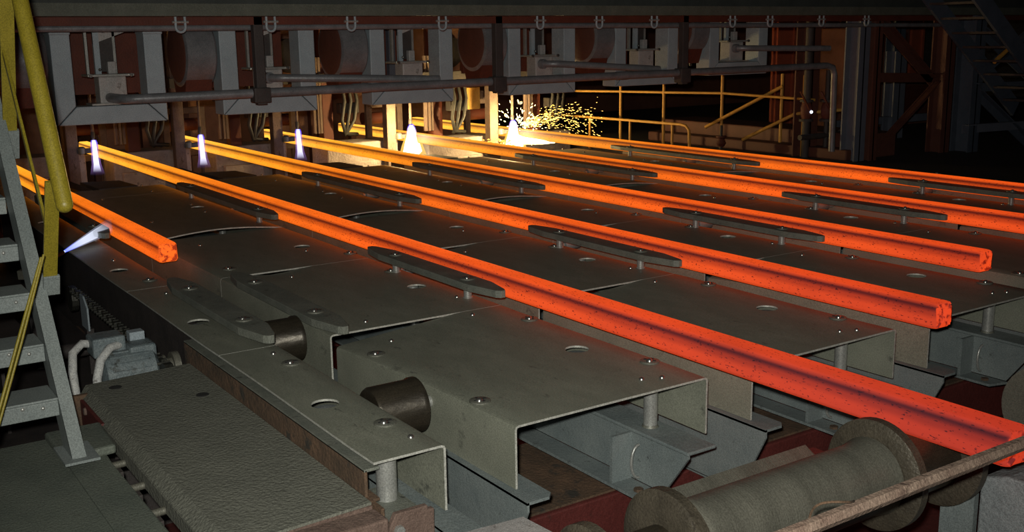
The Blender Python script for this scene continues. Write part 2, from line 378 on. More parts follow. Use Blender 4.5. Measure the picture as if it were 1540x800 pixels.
    if hole: ob('hole_plug', MB().lathe((hole[0], hole[1], ZD + dz(hole[0], hole[1]) - .034), (0, 0, 1), [(0, .074), (.004, .074)], 20), 'plug_steel', root)
    if s == 0:
        P = [(-5.18, y0 + .07, 1), (-4.08, y0 + .06, 1), (-4.06, y1 - .07, 1), (-5.16, y1 - .07, 1), (-5.36, y0 + .26, 0), (-3.86, y1 - .3, 0), (-3.82, y1 - .2, 0), (-5.45, y1 - .3, 0)] if b else [(-5.17, 2.06, 1), (-4.08, 2.05, 1), (-5.4, 2.05, 0), (-3.86, 2.06, 0)]
    elif s == 1:
        P = [(-5.9, y1 - .14, 0), (-5.7, y0 + .3, 0), (-6.9, y1 - .1, 1), (-7.2, y0 + .45, 0)] if b else [(-7.2, 2.0, 0), (-6.0, 2.06, 0)]
    elif s == 2: P = [(-7.7, y0 + .16, 1), (-7.7, y1 - .05, 1), (-8.8, y0 + .3, 0), (-8.0, y1 - .3, 0)] if b else [(-7.7, 2.03, 1), (-8.6, 2.0, 0)]
    else: P = [((x0 + x1) / 2 + .5, y0 + .3, 0), ((x0 + x1) / 2 - .4, y1 - .25, 0), ((x0 + x1) / 2 + .2, y1 - .3, 0)] if b else []
    for x, y, big in P: bolt(root, x, y, ZD + dz(x, y), big)
for b in range(7):
    for s in range(5):
        if b == 6 and s in (0, 4): continue
        deck(b, s)

# ------------------------------------------------------------------ guide bars on pins
def make_guide(Ln, label, W=.086, low=False):
    root = thing('guide_bar', label, 'guide bar', (0, 0, 0), 'guide bars along the billets')
    zb = .03 if low else .080; th = .048
    poly = [(0, -.02), (.05, -.045), (.30, -W), (Ln - .28, -W), (Ln - .03, -.035), (Ln, -.012), (Ln, .02), (Ln - .04, .04), (Ln - .26, W), (.26, W), (.03, .04), (0, .02)]
    ob('bar', MB().prism([(x, y, zb) for x, y in poly], (0, 0, th)), 'guide_steel', root, bevel=.004)
    for x in (.42, Ln - .42): ob('pin', MB().lathe((x, 0, 0), (0, 0, 1), [(0, .033), (.008, .033), (.01, .028), (zb + .001, .028)], 14), 'post_steel', root, smooth=40)
    for x in (.42, Ln - .42): bolt(root, x, 0, zb + th, True)
    return root
gn = None; gf = None
for i in range(6):
    for far in (0, 1):
        ln, x = ((1.84, -7.27), (2.86, -12.02))[far]
        lab = 'steel guide bar on pins beside the %s billet from the left, %s one' % (ORD[i], ('nearer', 'farther')[far])
        if i == 0 and not far: lab = 'pointed steel guide bar on the narrow deck, left of the first billet\'s open track'
        loc = (x, S[i] - .185, ZD)
        if i == 0 and not far: g1_ = make_guide(ln, lab, .088, True); g1_.location = (-7.34, S[0] - .20, ZD); continue
        src = gf if far else gn
        if src is None:
            src = make_guide(ln, lab); src.location = loc
            if far: gf = src
            else: gn = src
        else: dup(src, loc, lab)
dup(g1_, (-7.3, S[0] + .235, ZD - .012), 'low steel guide bar right of the first billet\'s open track, lying on the second-row plate')

# ------------------------------------------------------------------ rollers in the troughs
def trough_roller(x, i, label, a0=-.08):
    root = thing('track_roller', label, 'roller', (x, S[i], ZB - .13), 'rollers carrying the billets')
    ob('barrel', MB().lathe((x, S[i], ZB - .135), (0, 1, 0), [(a0 - .01, .05), (a0, .05), (a0, .125), (a0 + .015, .133), (.105, .133), (.115, .14), (.14, .14)], 32), 'roller_steel', root, smooth=35)
    ob('shaft', MB().lathe((x, S[i] - .25, ZB - .135), (0, 1, 0), [(0, .03), (.5, .03)], 14), 'post_steel', root, smooth=40)
trough_roller(-4.46, 0, 'bare brown roller in the first track, nearer of two beside the narrow deck', -.12)
trough_roller(-5.95, 0, 'bare roller in the first track, behind the tip of the pointed guide bar', -.12)
for i in range(1, 6):
    for x, nm in ((-6.95, 'beneath the nearer guide bar'), (-10.6, 'beneath the farther guide bar')):
        r = thing('track_roller', 'small roller under the %s glowing billet, %s' % (ORD[i], nm), 'roller', (x, S[i], ZB - .05), 'rollers carrying the billets')
        ob('barrel', MB().lathe((x, S[i], ZB - .046), (0, 1, 0), [(-.07, .04), (-.06, .046), (.08, .046), (.09, .04)], 20), 'beam_steel', r, smooth=35); ob('shaft', MB().lathe((x, S[i], ZB - .046), (0, 1, 0), [(-.1, .02), (.18, .02)], 10), 'post_steel', r, smooth=40)
r = thing('track_roller', 'roller beneath the far part of the first glowing billet', 'roller', (-10.6, S[0], ZB - .05), 'rollers carrying the billets')
ob('barrel', MB().lathe((-10.6, S[0], ZB - .046), (0, 1, 0), [(-.07, .04), (-.06, .046), (.08, .046), (.09, .04)], 20), 'beam_steel', r, smooth=35); ob('shaft', MB().lathe((-10.6, S[0], ZB - .046), (0, 1, 0), [(-.14, .02), (.18, .02)], 10), 'post_steel', r, smooth=40)

# ------------------------------------------------------------------ beams under the decks
def support(b):
    y0, y1 = BAY[b]
    # channel under the near flange
    root = thing('support_beam', 'grey channel beam under the near edge of the deck %s' % BAYN[b], 'beam', (-8, y0 + .05, .66), 'beams under the deck')
    mb = MB()
    xe = -3.56
    mb.prism([(-12.9, y0, .895), (xe, y0, .895), (xe, y0, .85), (xe - .17, y0, .50), (-12.9, y0, .50)], (0, .012, 0))
    ob('web', mb, 'beam_steel', root)
    ob('top_flange', MB().prism([(-12.9, y0, .883), (xe, y0, .883), (xe, y0 + .12, .883), (xe - .03, y0 + .15, .883), (-12.9, y0 + .15, .883)], (0, 0, .014)), 'beam_steel', root)
    ob('bottom_flange', MB().box(-12.9, xe - .18, y0, y0 + .14, .49, .504), 'beam_steel', root)
    # beam carrying the deck post
    yb = y1 - .14
    root = thing('support_beam', 'grey flanged beam with a deck post, under the deck %s' % BAYN[b], 'beam', (-8, yb, .66), 'beams under the deck')
    xe = -3.58
    ob('web', MB().prism([(-12.9, yb - .1, .87), (xe, yb - .1, .87), (xe, yb - .1, .855), (xe - .17, yb - .1, .62), (-12.9, yb - .1, .62)], (0, .014, 0)), 'beam_steel', root)
    ob('top_flange', MB().box(-12.9, xe, yb - .1, yb + .09, .87, .888), 'beam_steel', root, bevel=.005)
    ob('bottom_flange', MB().prism([(-12.9, yb - .24, .60), (xe - .2, yb - .24, .60), (xe - .16, yb - .1, .60), (-12.9, yb - .1, .60)], (0, 0, .016)), 'beam_steel', root)
    ob('stiffener', MB().box(-4.02, -4.0, yb - .23, yb - .1, .616, .87), 'beam_steel', root)
    h = [(-3.97 + .0, yb - .12 - .05 * math.sin(t), .74 + .09 * math.cos(t)) for t in lin(0, math.pi, 10)]
    ob('lifting_eye', MB().path([(p[0] + .05, p[1], p[2]) for p in h], .008, 8), 'post_steel', root, smooth=50)
    ob('nut', MB().lathe((-3.85, yb - .18, .616), (0, 0, 1), [(0, .026), (.014, .026)], 6), 'rust', root)
    p = thing('deck_post', 'round steel post propping the front edge of the deck %s' % BAYN[b], 'post', (-3.97, yb, .888), 'posts under the deck edge')
    ob('column', MB().lathe((-3.97, yb, .888), (0, 0, 1), [(0, .037), (ZD - .888 - .013, .037)], 20), 'post_steel', p, smooth=40)
    ob('foot_ring', MB().lathe((-3.97, yb, .888), (0, 0, 1), [(0, .045), (.012, .04)], 16), 'washer_steel', p, smooth=40)
    for k, x in enumerate((-6.5, -10.5)):
        ob('column', MB().lathe((x, yb, .888), (0, 0, 1), [(0, .037), (ZD - .888 - .03, .037)], 12), 'post_steel', p, smooth=40)
for b in range(1, 6): support(b)
# narrow deck support
p = thing('deck_post', 'bright round post under the front corner of the narrow left deck', 'post', (-3.85, 1.93, .9), 'posts under the deck edge')
ob('column', MB().lathe((-3.85, 1.93, .93), (0, 0, 1), [(0, .045), (ZD - .93 - .012, .045)], 20), 'post_steel', p, smooth=40)
ob('foot_ring', MB().lathe((-3.85, 1.93, .925), (0, 0, 1), [(0, .055), (.01, .05)], 16), 'washer_steel', p, smooth=40)
r = thing('support_beam', 'grey angle beam below the flange of the narrow left deck', 'beam', (-5, 2.05, .6), 'beams under the deck')
ob('web', MB().box(-13, -3.52, 2.04, 2.06, .55, .88), 'beam_steel', r); ob('top_flange', MB().box(-13, -3.50, 2.04, 2.19, .87, .885), 'beam_steel', r)
# red cross beams
for k, (x0, x1, zt, lab) in enumerate(((-5.0, -4.12, .485, 'dark red cross beam under the front ends of the grey deck beams'), (-9.5, -8.7, .485, 'dark red cross beam farther back under the decks'))):
    r = thing('cross_beam', lab, 'beam', ((x0 + x1) / 2, 6, .12))
    ob('beam_body', MB().box(x0, x1, 1.4, 11.5, .13, zt), 'red_paint', r, bevel=.01); ob('top_cover', MB().box(x0 + .03, x1 - .03, 1.45, 11.4, zt, zt + .012), 'rust', r)

# ------------------------------------------------------------------ flanged table roller and foreground
RX, RZ = -2.60, 1.09
root = thing('flanged_roller', 'large flanged cross roller under the nearest billet at lower right', 'roller', (RX, 3.0, RZ))
prof = [(1.60, .07), (1.80, .07), (1.80, .08), (1.99, .08)]
ob('shaft', MB().lathe((RX, 0, RZ), (0, 1, 0), [(1.7, .06), (4.0, .06)], 20), 'roller_steel', root, smooth=40)
ob('barrel', MB().lathe((RX, 0, RZ), (0, 1, 0), [(2.43, .145), (2.46, .16), (2.55, .152), (3.45, .152), (3.52, .165), (3.54, .15)], 40), 'drum_steel', root, smooth=35)
ob('track_groove', MB().lathe((RX, 0, RZ), (0, 1, 0), [(3.57, .146), (3.97, .146)], 32), 'roller_steel', root, smooth=35)
ob('track_groove', MB().lathe((RX, 0, RZ), (0, 1, 0), [(2.08, .10), (2.40, .10)], 32), 'roller_steel', root, smooth=35)
for a, rr in ((2.06, .19), (2.41, .225), (3.56, .235), (3.97, .235)):
    ob('flange', MB().lathe((RX, 0, RZ), (0, 1, 0), [(a - .035, .14), (a - .035, rr - .03), (a - .022, rr), (a + .02, rr), (a + .03, rr - .012), (a + .03, .14)], 48), 'flange_steel', root, smooth=35)
b2 = thing('flanged_roller', 'second cross roller half hidden behind the nearest billet at far right', 'roller', (RX, 6.0, RZ))
ob('barrel', MB().lathe((RX, 0, RZ), (0, 1, 0), [(4.85, .05), (4.86, .152), (6.6, .152)], 32), 'drum_steel', b2, smooth=35)
ob('flange', MB().lathe((RX, 0, RZ), (0, 1, 0), [(4.82, .14), (4.82, .22), (4.87, .22), (4.87, .14)], 40), 'drum_steel', b2, smooth=35)
r = thing('guard_bar', 'rusty hexagonal bar crossing the lower right corner in front of the roller', 'bar', (-2.0, 3.1, 1.41))
ob('bar', MB().path([(-2.0, 2.05, 1.407), (-2.0, 3.0, 1.41), (-1.995, 4.6, 1.413)], .025, 6), 'rust_bar', r)
ob('wire_loop', MB().path([(-2.01 - .02 * math.sin(t * 2), 2.44 + .2 * t / 3, 1.432 + .024 * math.sin(t)) for t in lin(0, 3.1, 14)], .004, 6), 'rust', r, smooth=50)
r = thing('cover_bar', 'grey angled cover bar behind the large flanged roller', 'cover', (-2.98, 3.2, 1.0))
ob('top_face', MB().prism([(-3.03, 2.80, 1.055), (-2.93, 2.78, 1.0), (-2.93, 3.62, 1.0), (-3.03, 3.62, 1.055)], (.004, 0, .012)), 'drum_steel', r)
ob('red_lip', MB().box(-2.945, -2.93, 2.80, 3.62, .93, .998), 'red_paint', r)
ob('end_bracket', MB().box(-3.03, -2.93, 3.62, 3.68, .3, 1.04), 'red_paint', r)
r = thing('bearing_block', 'grey concrete block at the lower right corner below the billet end', 'block', (-2.2, 4.3, .12))
ob('block_body', MB().prism([(-2.42, 4.03, .12), (-2.42, 4.03, 1.02), (-2.30, 4.03, 1.06), (-1.7, 4.03, 1.06), (-1.7, 4.03, .12)], (0, .8, 0)), 'grey_concrete', r, bevel=.01)
ob('side_plate', MB().box(-2.6, -2.44, 4.03, 4.06, .12, .93), 'beam_steel', r)
r = thing('landing_plate', 'light grey plate corner at the bottom edge below the second-track deck', 'plate', (-3.1, 2.2, .93))
ob('plate', MB().prism([(-3.38, 2.02, .94), (-3.36, 2.30, .94), (-2.9, 2.34, .94), (-2.9, 1.95, .94)], (0, 0, .015)), 'box_paint', r); ob('stem', MB().box(-3.3, -3.0, 2.05, 2.28, .12, .94), 'beam_steel', r)

# ------------------------------------------------------------------ left walkway cover, rusty channel, bracket
r = thing('cover_plate', 'pitted grey walkway cover plate at lower left beside the rusty channel', 'plate', (-4.8, 1.45, 1.02))
ob('sheet', MB().prism([(-6.0, 1.185, 1.02), (-6.06, 1.782, 1.02), (-3.70, 1.782, 1.02), (-3.66, 1.185, 1.02)], (0, 0, .012)), 'walk_steel', r)
ob('side_lip', MB().prism([(-6.0, 1.185, 1.032), (-3.66, 1.185, 1.032), (-3.66, 1.125, .995), (-5.94, 1.135, .995)], (0, .004, -.012)), 'walk_steel', r)
ob('side_lip', MB().box(-5.96, -3.66, 1.125, 1.135, .92, .99), 'walk_steel', r)
for x, y in ((-5.86, 1.31), (-5.45, 1.66)): ob('dark_hole', MB().lathe((x, y, 1.0325), (0, 0, 1), [(0, .035), (.0015, .034)], 16), 'slot_black', r)
ob('front_edge', MB().box(-3.74, -3.69, 1.19, 1.78, .9, 1.02), 'pink_rust', r)
r = thing('rusty_channel', 'rust-streaked steel channel standing between the cover plate and narrow deck', 'channel', (-4.8, 1.8, 1.0))
ob('web', MB().box(-6.15, -3.76, 1.785, 1.80, 1.0, 1.148), 'rust', r, bevel=.004); ob('top_flange', MB().box(-6.15, -3.76, 1.785, 1.855, 1.136, 1.15), 'guide_steel', r, bevel=.003); ob('bottom_flange', MB().box(-6.15, -3.76, 1.785, 1.85, 1.0, 1.012), 'rust', r)
for x in (-4.3, -4.05): ob('clip', MB().box(x, x + .02, 1.855, 1.89, 1.0, 1.17), 'post_steel', r)
r = thing('rusty_bracket', 'rusty steel bracket at the front end of the rusty channel', 'bracket', (-3.6, 1.85, .7))
ob('front_plate', MB().prism([(-3.60, 1.80, .62), (-3.60, 2.02, .62), (-3.60, 2.02, .98), (-3.60, 1.99, .98), (-3.60, 1.99, 1.0), (-3.60, 1.84, 1.0), (-3.60, 1.80, .92)], (-.03, 0, 0)), 'pink_rust', r, bevel=.005)
ob('top_shelf', MB().box(-3.98, -3.62, 1.80, 2.0, .94, .955), 'guide_steel', r); ob('gusset', MB().prism([(-3.62, 1.785, 1.03), (-3.95, 1.785, 1.03), (-3.62, 1.785, .8)], (0, .015, 0)), 'rust', r)
ob('foot_block', MB().box(-3.60, -3.45, 1.99, 2.10, .66, .84), 'beam_steel', r, bevel=.012)
ob('bolt_head', MB().lathe((-3.60, 1.85, .93), (1, 0, 0), [(0, .022), (.02, .022)], 6), 'post_steel', r)
r = thing('rail_beam', 'brown-red beam below the front of the walkway cover plate', 'beam', (-3.6, 1.4, .8))
ob('front_flange', MB().box(-3.685, -3.56, 1.17, 1.79, .78, 1.01), 'pink_rust', r, bevel=.01); ob('web', MB().box(-3.95, -3.69, 1.2, 1.75, .78, .86), 'rust', r)

# platform at lower left
r = thing('platform', 'worn dark grey steel landing at the foot of the stairs, lower left corner', 'platform', (-4, .5, 1.0))
ob('plate', MB().prism([(-5.35, .0, .95), (-5.35, 1.06, .95), (-4.85, 1.04, .95), (-4.6, 1.04, .95), (-2.6, 1.05, .95), (-2.6, .0, .95)], (0, 0, .05)), 'platform_steel', r, bevel=.008)
ob('corner_plate', MB().prism([(-5.32, .84, 1.0), (-5.32, 1.10, 1.0), (-4.95, 1.085, 1.0), (-4.93, .85, 1.0)], (0, 0, .045)), 'platform_steel', r, bevel=.012)
ob('edge_strip', MB().box(-4.93, -2.7, .86, 1.03, 1.0, 1.014), 'platform_steel', r, bevel=.004)
for k, x in enumerate((-5.30, -4.98, -4.66, -4.34)):
    c = thing('grating_bar', ('small cross bar in the gap right of the landing, %s from the back' % ORD[k]), 'bar', (x, 1.15, .93), 'cross bars in the gap by the landing')
    ob('round_bar', MB().path([(x, 1.04, .93), (x - .01, 1.16, .93), (x - .02, 1.3, .93)], .018, 10), 'drum_steel', c, smooth=50); ob('saddle', MB().box(x - .06, x + .06, 1.06, 1.10, .88, .915), 'dark_machine', c)
r = thing('red_crate', 'dark red steel box end under the corner of the walkway cover plate', 'box', (-5.6, 1.13, .8))
ob('side', MB().box(-5.86, -5.4, 1.12, 1.14, .80, 1.0), 'red_paint', r, bevel=.004); ob('end_plate', MB().box(-5.91, -5.87, 1.06, 1.19, .76, 1.02), 'rust', r, bevel=.01); ob('orange_plug', MB().lathe((-5.72, 1.118, .975), (0, -1, 0), [(0, .022), (.012, .018)], 12), 'pink_rust', r)

# ------------------------------------------------------------------ stairs
r = thing('staircase', 'steep blue-grey steel stairs with dimpled treads at the left edge', 'staircase', (-5, .6, 1.0))
A = Vector((-4.835, 0, 1.045)); B = Vector((-6.55, 0, 3.22)); dd = (B - A).normalized()
for y0, sg in ((.93, 1), (.14, -1)):
    mb = MB(); n_ = Vector((-dd.z, 0, dd.x))     # pointing back under the stair
    pa, pb = A, B
    ya, yb_ = (y0 - .06, y0) if sg > 0 else (y0, y0 + .06)
    back = Vector((-1, 0, 0)) * .16
    mb.prism([(pa.x, ya, pa.z), (pb.x, ya, pb.z), (pb.x, yb_, pb.z), (pa.x, yb_, pa.z)], (-.014, 0, -.004))
    s_ = ob('stringer', mb, 'stair_paint', r)
    yw = ya if sg > 0 else yb_
    ob('stringer_web', MB().prism([(pa.x - .01, yw, pa.z), (pb.x - .01, yw, pb.z), (pb.x - .19, yw, pb.z), (pa.x - .19, yw, pa.z)], (0, .008 * sg, 0)), 'stair_paint', r)
ob('foot_plate', MB().box(-5.05, -4.80, .83, .98, 1.045, 1.057), 'stair_paint', r)
for k in range(9):
    x = -5.02 - .208 * k; z = 1.30 + .207 * k
    t = ob('tread', MB().box(x - .23, x, .145, .868, z - .012, z).box(x - .01, x, .145, .868, z - .085, z - .012).box(x - .23, x - .222, .145, .868, z - .06, z - .012), 'stair_paint', r, bevel=.006)
    if k < 6:
        dm = MB()
        for j in range(6): dm.lathe((x, .80 - .085 * j, z - .032 + (.006 if j % 2 else -.006)), (1, 0, 0), [(-.002, .011), (.004, .008), (.006, .001)], 8)
        ob('dimples', dm, 'post_steel', t, smooth=60)
h = thing('handrail', 'yellow tubular stair handrail with rounded end at the upper left', 'handrail', (-5, .95, 1.7))
ra, rb = Vector((-4.86, .95, 2.20)), Vector((-5.62, .95, 3.52)); ru = (rb - ra).normalized()
ob('rail_tube', MB().path([ra - ru * .030, ra - ru * .022, ra - ru * .008, ra, rb], [.012, .026, .034, .036, .036], 20), 'yellow_paint', h, smooth=50)
ob('post', MB().bar((-5.36, .95, 1.80), (-5.10, .955, 2.28), .062, .014, (1, 0, 0)), 'yellow_paint', h); ob('post_foot', MB().bar((-5.40, .955, 1.70), (-5.355, .955, 1.80), .075, .02, (1, 0, 0)), 'stair_paint', h, bevel=.004)
ob('post', MB().bar((-6.02, .95, 2.45), (-5.62, .95, 3.3), .065, .014, (1, 0, 0)), 'yellow_paint', h); ob('post_foot', MB().bar((-6.10, .955, 2.30), (-6.02, .955, 2.45), .075, .02, (1, 0, 0)), 'stair_paint', h)
ob('knee_rail', MB().bar((-5.22, .93, 2.08), (-6.05, .93, 3.12), .012, .03), 'yellow_paint', h)
t = thing('marker_pole', 'pair of thin yellow-brown rods slanting across the stair treads', 'rod', (-5.5, .86, 1.5))
ob('rod', MB().path([(-4.97, .853, 1.965), (-4.86, .70, 1.62), (-4.75, .54, 1.25)], .007, 8), 'yellow_paint', t, smooth=50)
ob('rod', MB().path([(-4.975, .865, 1.975), (-4.875, .72, 1.62), (-4.77, .56, 1.25)], .006, 8), 'yellow_paint', t, smooth=50)

# ------------------------------------------------------------------ drive motor, chain and pit fittings
MO = Vector((-6.35, 1.34, .95))
r = thing('drive_motor', 'blue-grey drive motor with white hoses in the pit behind the stairs', 'motor', (-6.35, 1.55, .5))
def mp_(a, b, c): return (MO.x + a, MO.y + b, MO.z + c)
ob('housing', MB().lathe(MO, (0, 1, 0), [(0, .09), (.02, .135), (.30, .14), (.33, .10)], 20), 'motor_blue', r, smooth=40)
for k in range(9):
    an = math.radians(20 * k - 10); ob('cooling_fin', MB().bar(mp_(.135 * math.cos(an), .05, .135 * math.sin(an)), mp_(.135 * math.cos(an), .28, .135 * math.sin(an)), .03, .018, (math.cos(an), 0, math.sin(an))), 'motor_blue', r)
ob('terminal_box', MB().box(MO.x - .20, MO.x - .02, MO.y - .02, MO.y + .17, MO.z + .11, MO.z + .23), 'motor_blue', r, bevel=.014); ob('box_lid', MB().box(MO.x - .17, MO.x - .09, MO.y + .21, MO.y + .30, MO.z + .14, MO.z + .22), 'frame_paint', r, bevel=.006)
ob('gearcase', MB().box(MO.x - .13, MO.x + .05, MO.y + .17, MO.y + .33, MO.z + .05, MO.z + .17), 'motor_blue', r, bevel=.02)
ob('coupling', MB().lathe(mp_(0, .33, 0), (0, 1, 0), [(0, .075), (.05, .075), (.05, .05), (.09, .05), (.09, .085), (.13, .085)], 18), 'drum_steel', r, smooth=40)
ob('base_plate', MB().box(MO.x - .2, MO.x + .2, MO.y - .05, MO.y + .4, MO.z - .17, MO.z - .135), 'beam_steel', r); ob('pedestal', MB().box(MO.x - .18, MO.x + .18, MO.y, MO.y + .36, .5, MO.z - .17), 'dark_machine', r)
for q in ([(-.15, .02, .17), (-.13, -.06, .19), (-.05, -.13, .16), (.06, -.16, .08), (.14, -.17, -.04), (.18, -.17, -.2)], [(-.05, .14, .17), (.03, .06, .18), (.09, -.01, .13), (.15, -.05, .04), (.2, -.06, -.06), (.22, -.06, -.2)]):
    ob('hose', MB().path([mp_(*t) for t in q], .025, 12), 'white_hose', r, smooth=60)
r = thing('drive_chain', 'dark roller chain running in the pit along the narrow deck', 'chain', (-7.2, 1.7, .9))
mb = MB()
for k in range(34):
    x = -8.6 + .07 * k; mb.box(x, x + .05, 1.66 + (k % 2) * .012, 1.70 - (k % 2) * .012, .985, 1.03); mb.path([(x + .055, 1.64, 1.007), (x + .055, 1.72, 1.007)], .011, 6)
o = ob('links', mb, 'chain_steel', r); o['kind'] = 'stuff'
for x in (-8.65, -6.15): ob('sprocket', MB().lathe((x, 1.655, .93), (0, 1, 0), [(0, .1), (.05, .1)], 14), 'chain_steel', r)
for k, (x, y, n_, h_) in enumerate(((-8.0, 1.62, 'first', .24), (-7.05, 1.74, 'second', .16))):
    r = thing('chain_bracket', 'pale bracket plate beside the drive chain, %s from the back' % n_, 'bracket', (x, y, .8))
    ob('plate', MB().prism([(x - .1, y, .84), (x + .1, y, .84), (x + .1, y, .84 + h_ * .7), (x, y, .84 + h_), (x - .1, y, .84 + h_)], (0, .012, 0)), 'frame_paint', r); ob('stem', MB().box(x - .04, x + .04, y, y + .05, .12, .84), 'dark_machine', r)
r = thing('return_shaft', 'dull cross shaft in the dark pit beyond the drive motor', 'shaft', (-8.0, 1.3, .75))
ob('shaft', MB().path([(-7.6, .7, .80), (-7.6, 1.6, .80)], .05, 14), 'dark_machine', r, smooth=50); ob('collar', MB().path([(-7.6, 1.2, .80), (-7.6, 1.32, .80)], .09, 16), 'drum_steel', r, smooth=40)
r = thing('side_girder', 'dark girder closing the pit below the narrow deck', 'girder', (-8, 1.8, .5))
ob('web', MB().box(-13, -6.05, 1.86, 1.88, .3, 1.16), 'dark_machine', r); ob('top_flange', MB().box(-13, -6.05, 1.84, 1.96, 1.15, 1.165), 'dark_machine', r)
r = thing('side_girder', 'dark girder at the left of the pit behind the stairs', 'girder', (-9, .9, .5))
ob('web', MB().box(-13, -7.0, .9, .92, .12, 1.0), 'dark_machine', r); ob('top_flange', MB().box(-13, -7.0, .8, 1.15, .98, 1.0), 'dark_machine', r)

# gas jet near the first billet
a, b_ = Vector((-8.9, 1.70, 1.26)), Vector((-9.45, 2.17, 1.325))
r = thing('gas_flame', 'blue-white gas jet flame blowing across behind the yellow stair post', 'flame', a)
dr = (b_ - a); q = dr.to_track_quat('Z', 'Y')
def jet(name, mat, sc, Lh):
    mb = MB().lathe((0, 0, 0), (0, 0, 1), [(0, .010 * sc), (.15 * Lh, .02 * sc), (.4 * Lh, .035 * sc), (.7 * Lh, .052 * sc), (.97 * Lh, .064 * sc)], 16, False)
    o = D.objects.new(name, mb.mesh(name, mat, smooth=80)); COL.objects.link(o); o.parent = r; o.rotation_mode = 'QUATERNION'; o.rotation_quaternion = q
jet('flame_core', 'jet_core', .72, .80); jet('flame_sheath', 'jet_sheath', 1.0, .84)
r = thing('gas_nozzle', 'dark nozzle pipe feeding the gas jet behind the stairs', 'nozzle', a)
ob('nozzle_tube', MB().path([a - dr.normalized() * .6, a - dr.normalized() * .02], .018, 10), 'dark_machine', r, smooth=50); ob('valve_body', MB().bar(a - dr.normalized() * .62, a - dr.normalized() * .45, .07, .07), 'drum_steel', r, bevel=.006); q_ = a - dr.normalized() * .53; ob('stand', MB().box(q_.x - .03, q_.x + .03, q_.y - .03, q_.y + .03, .5, q_.z), 'dark_machine', r)

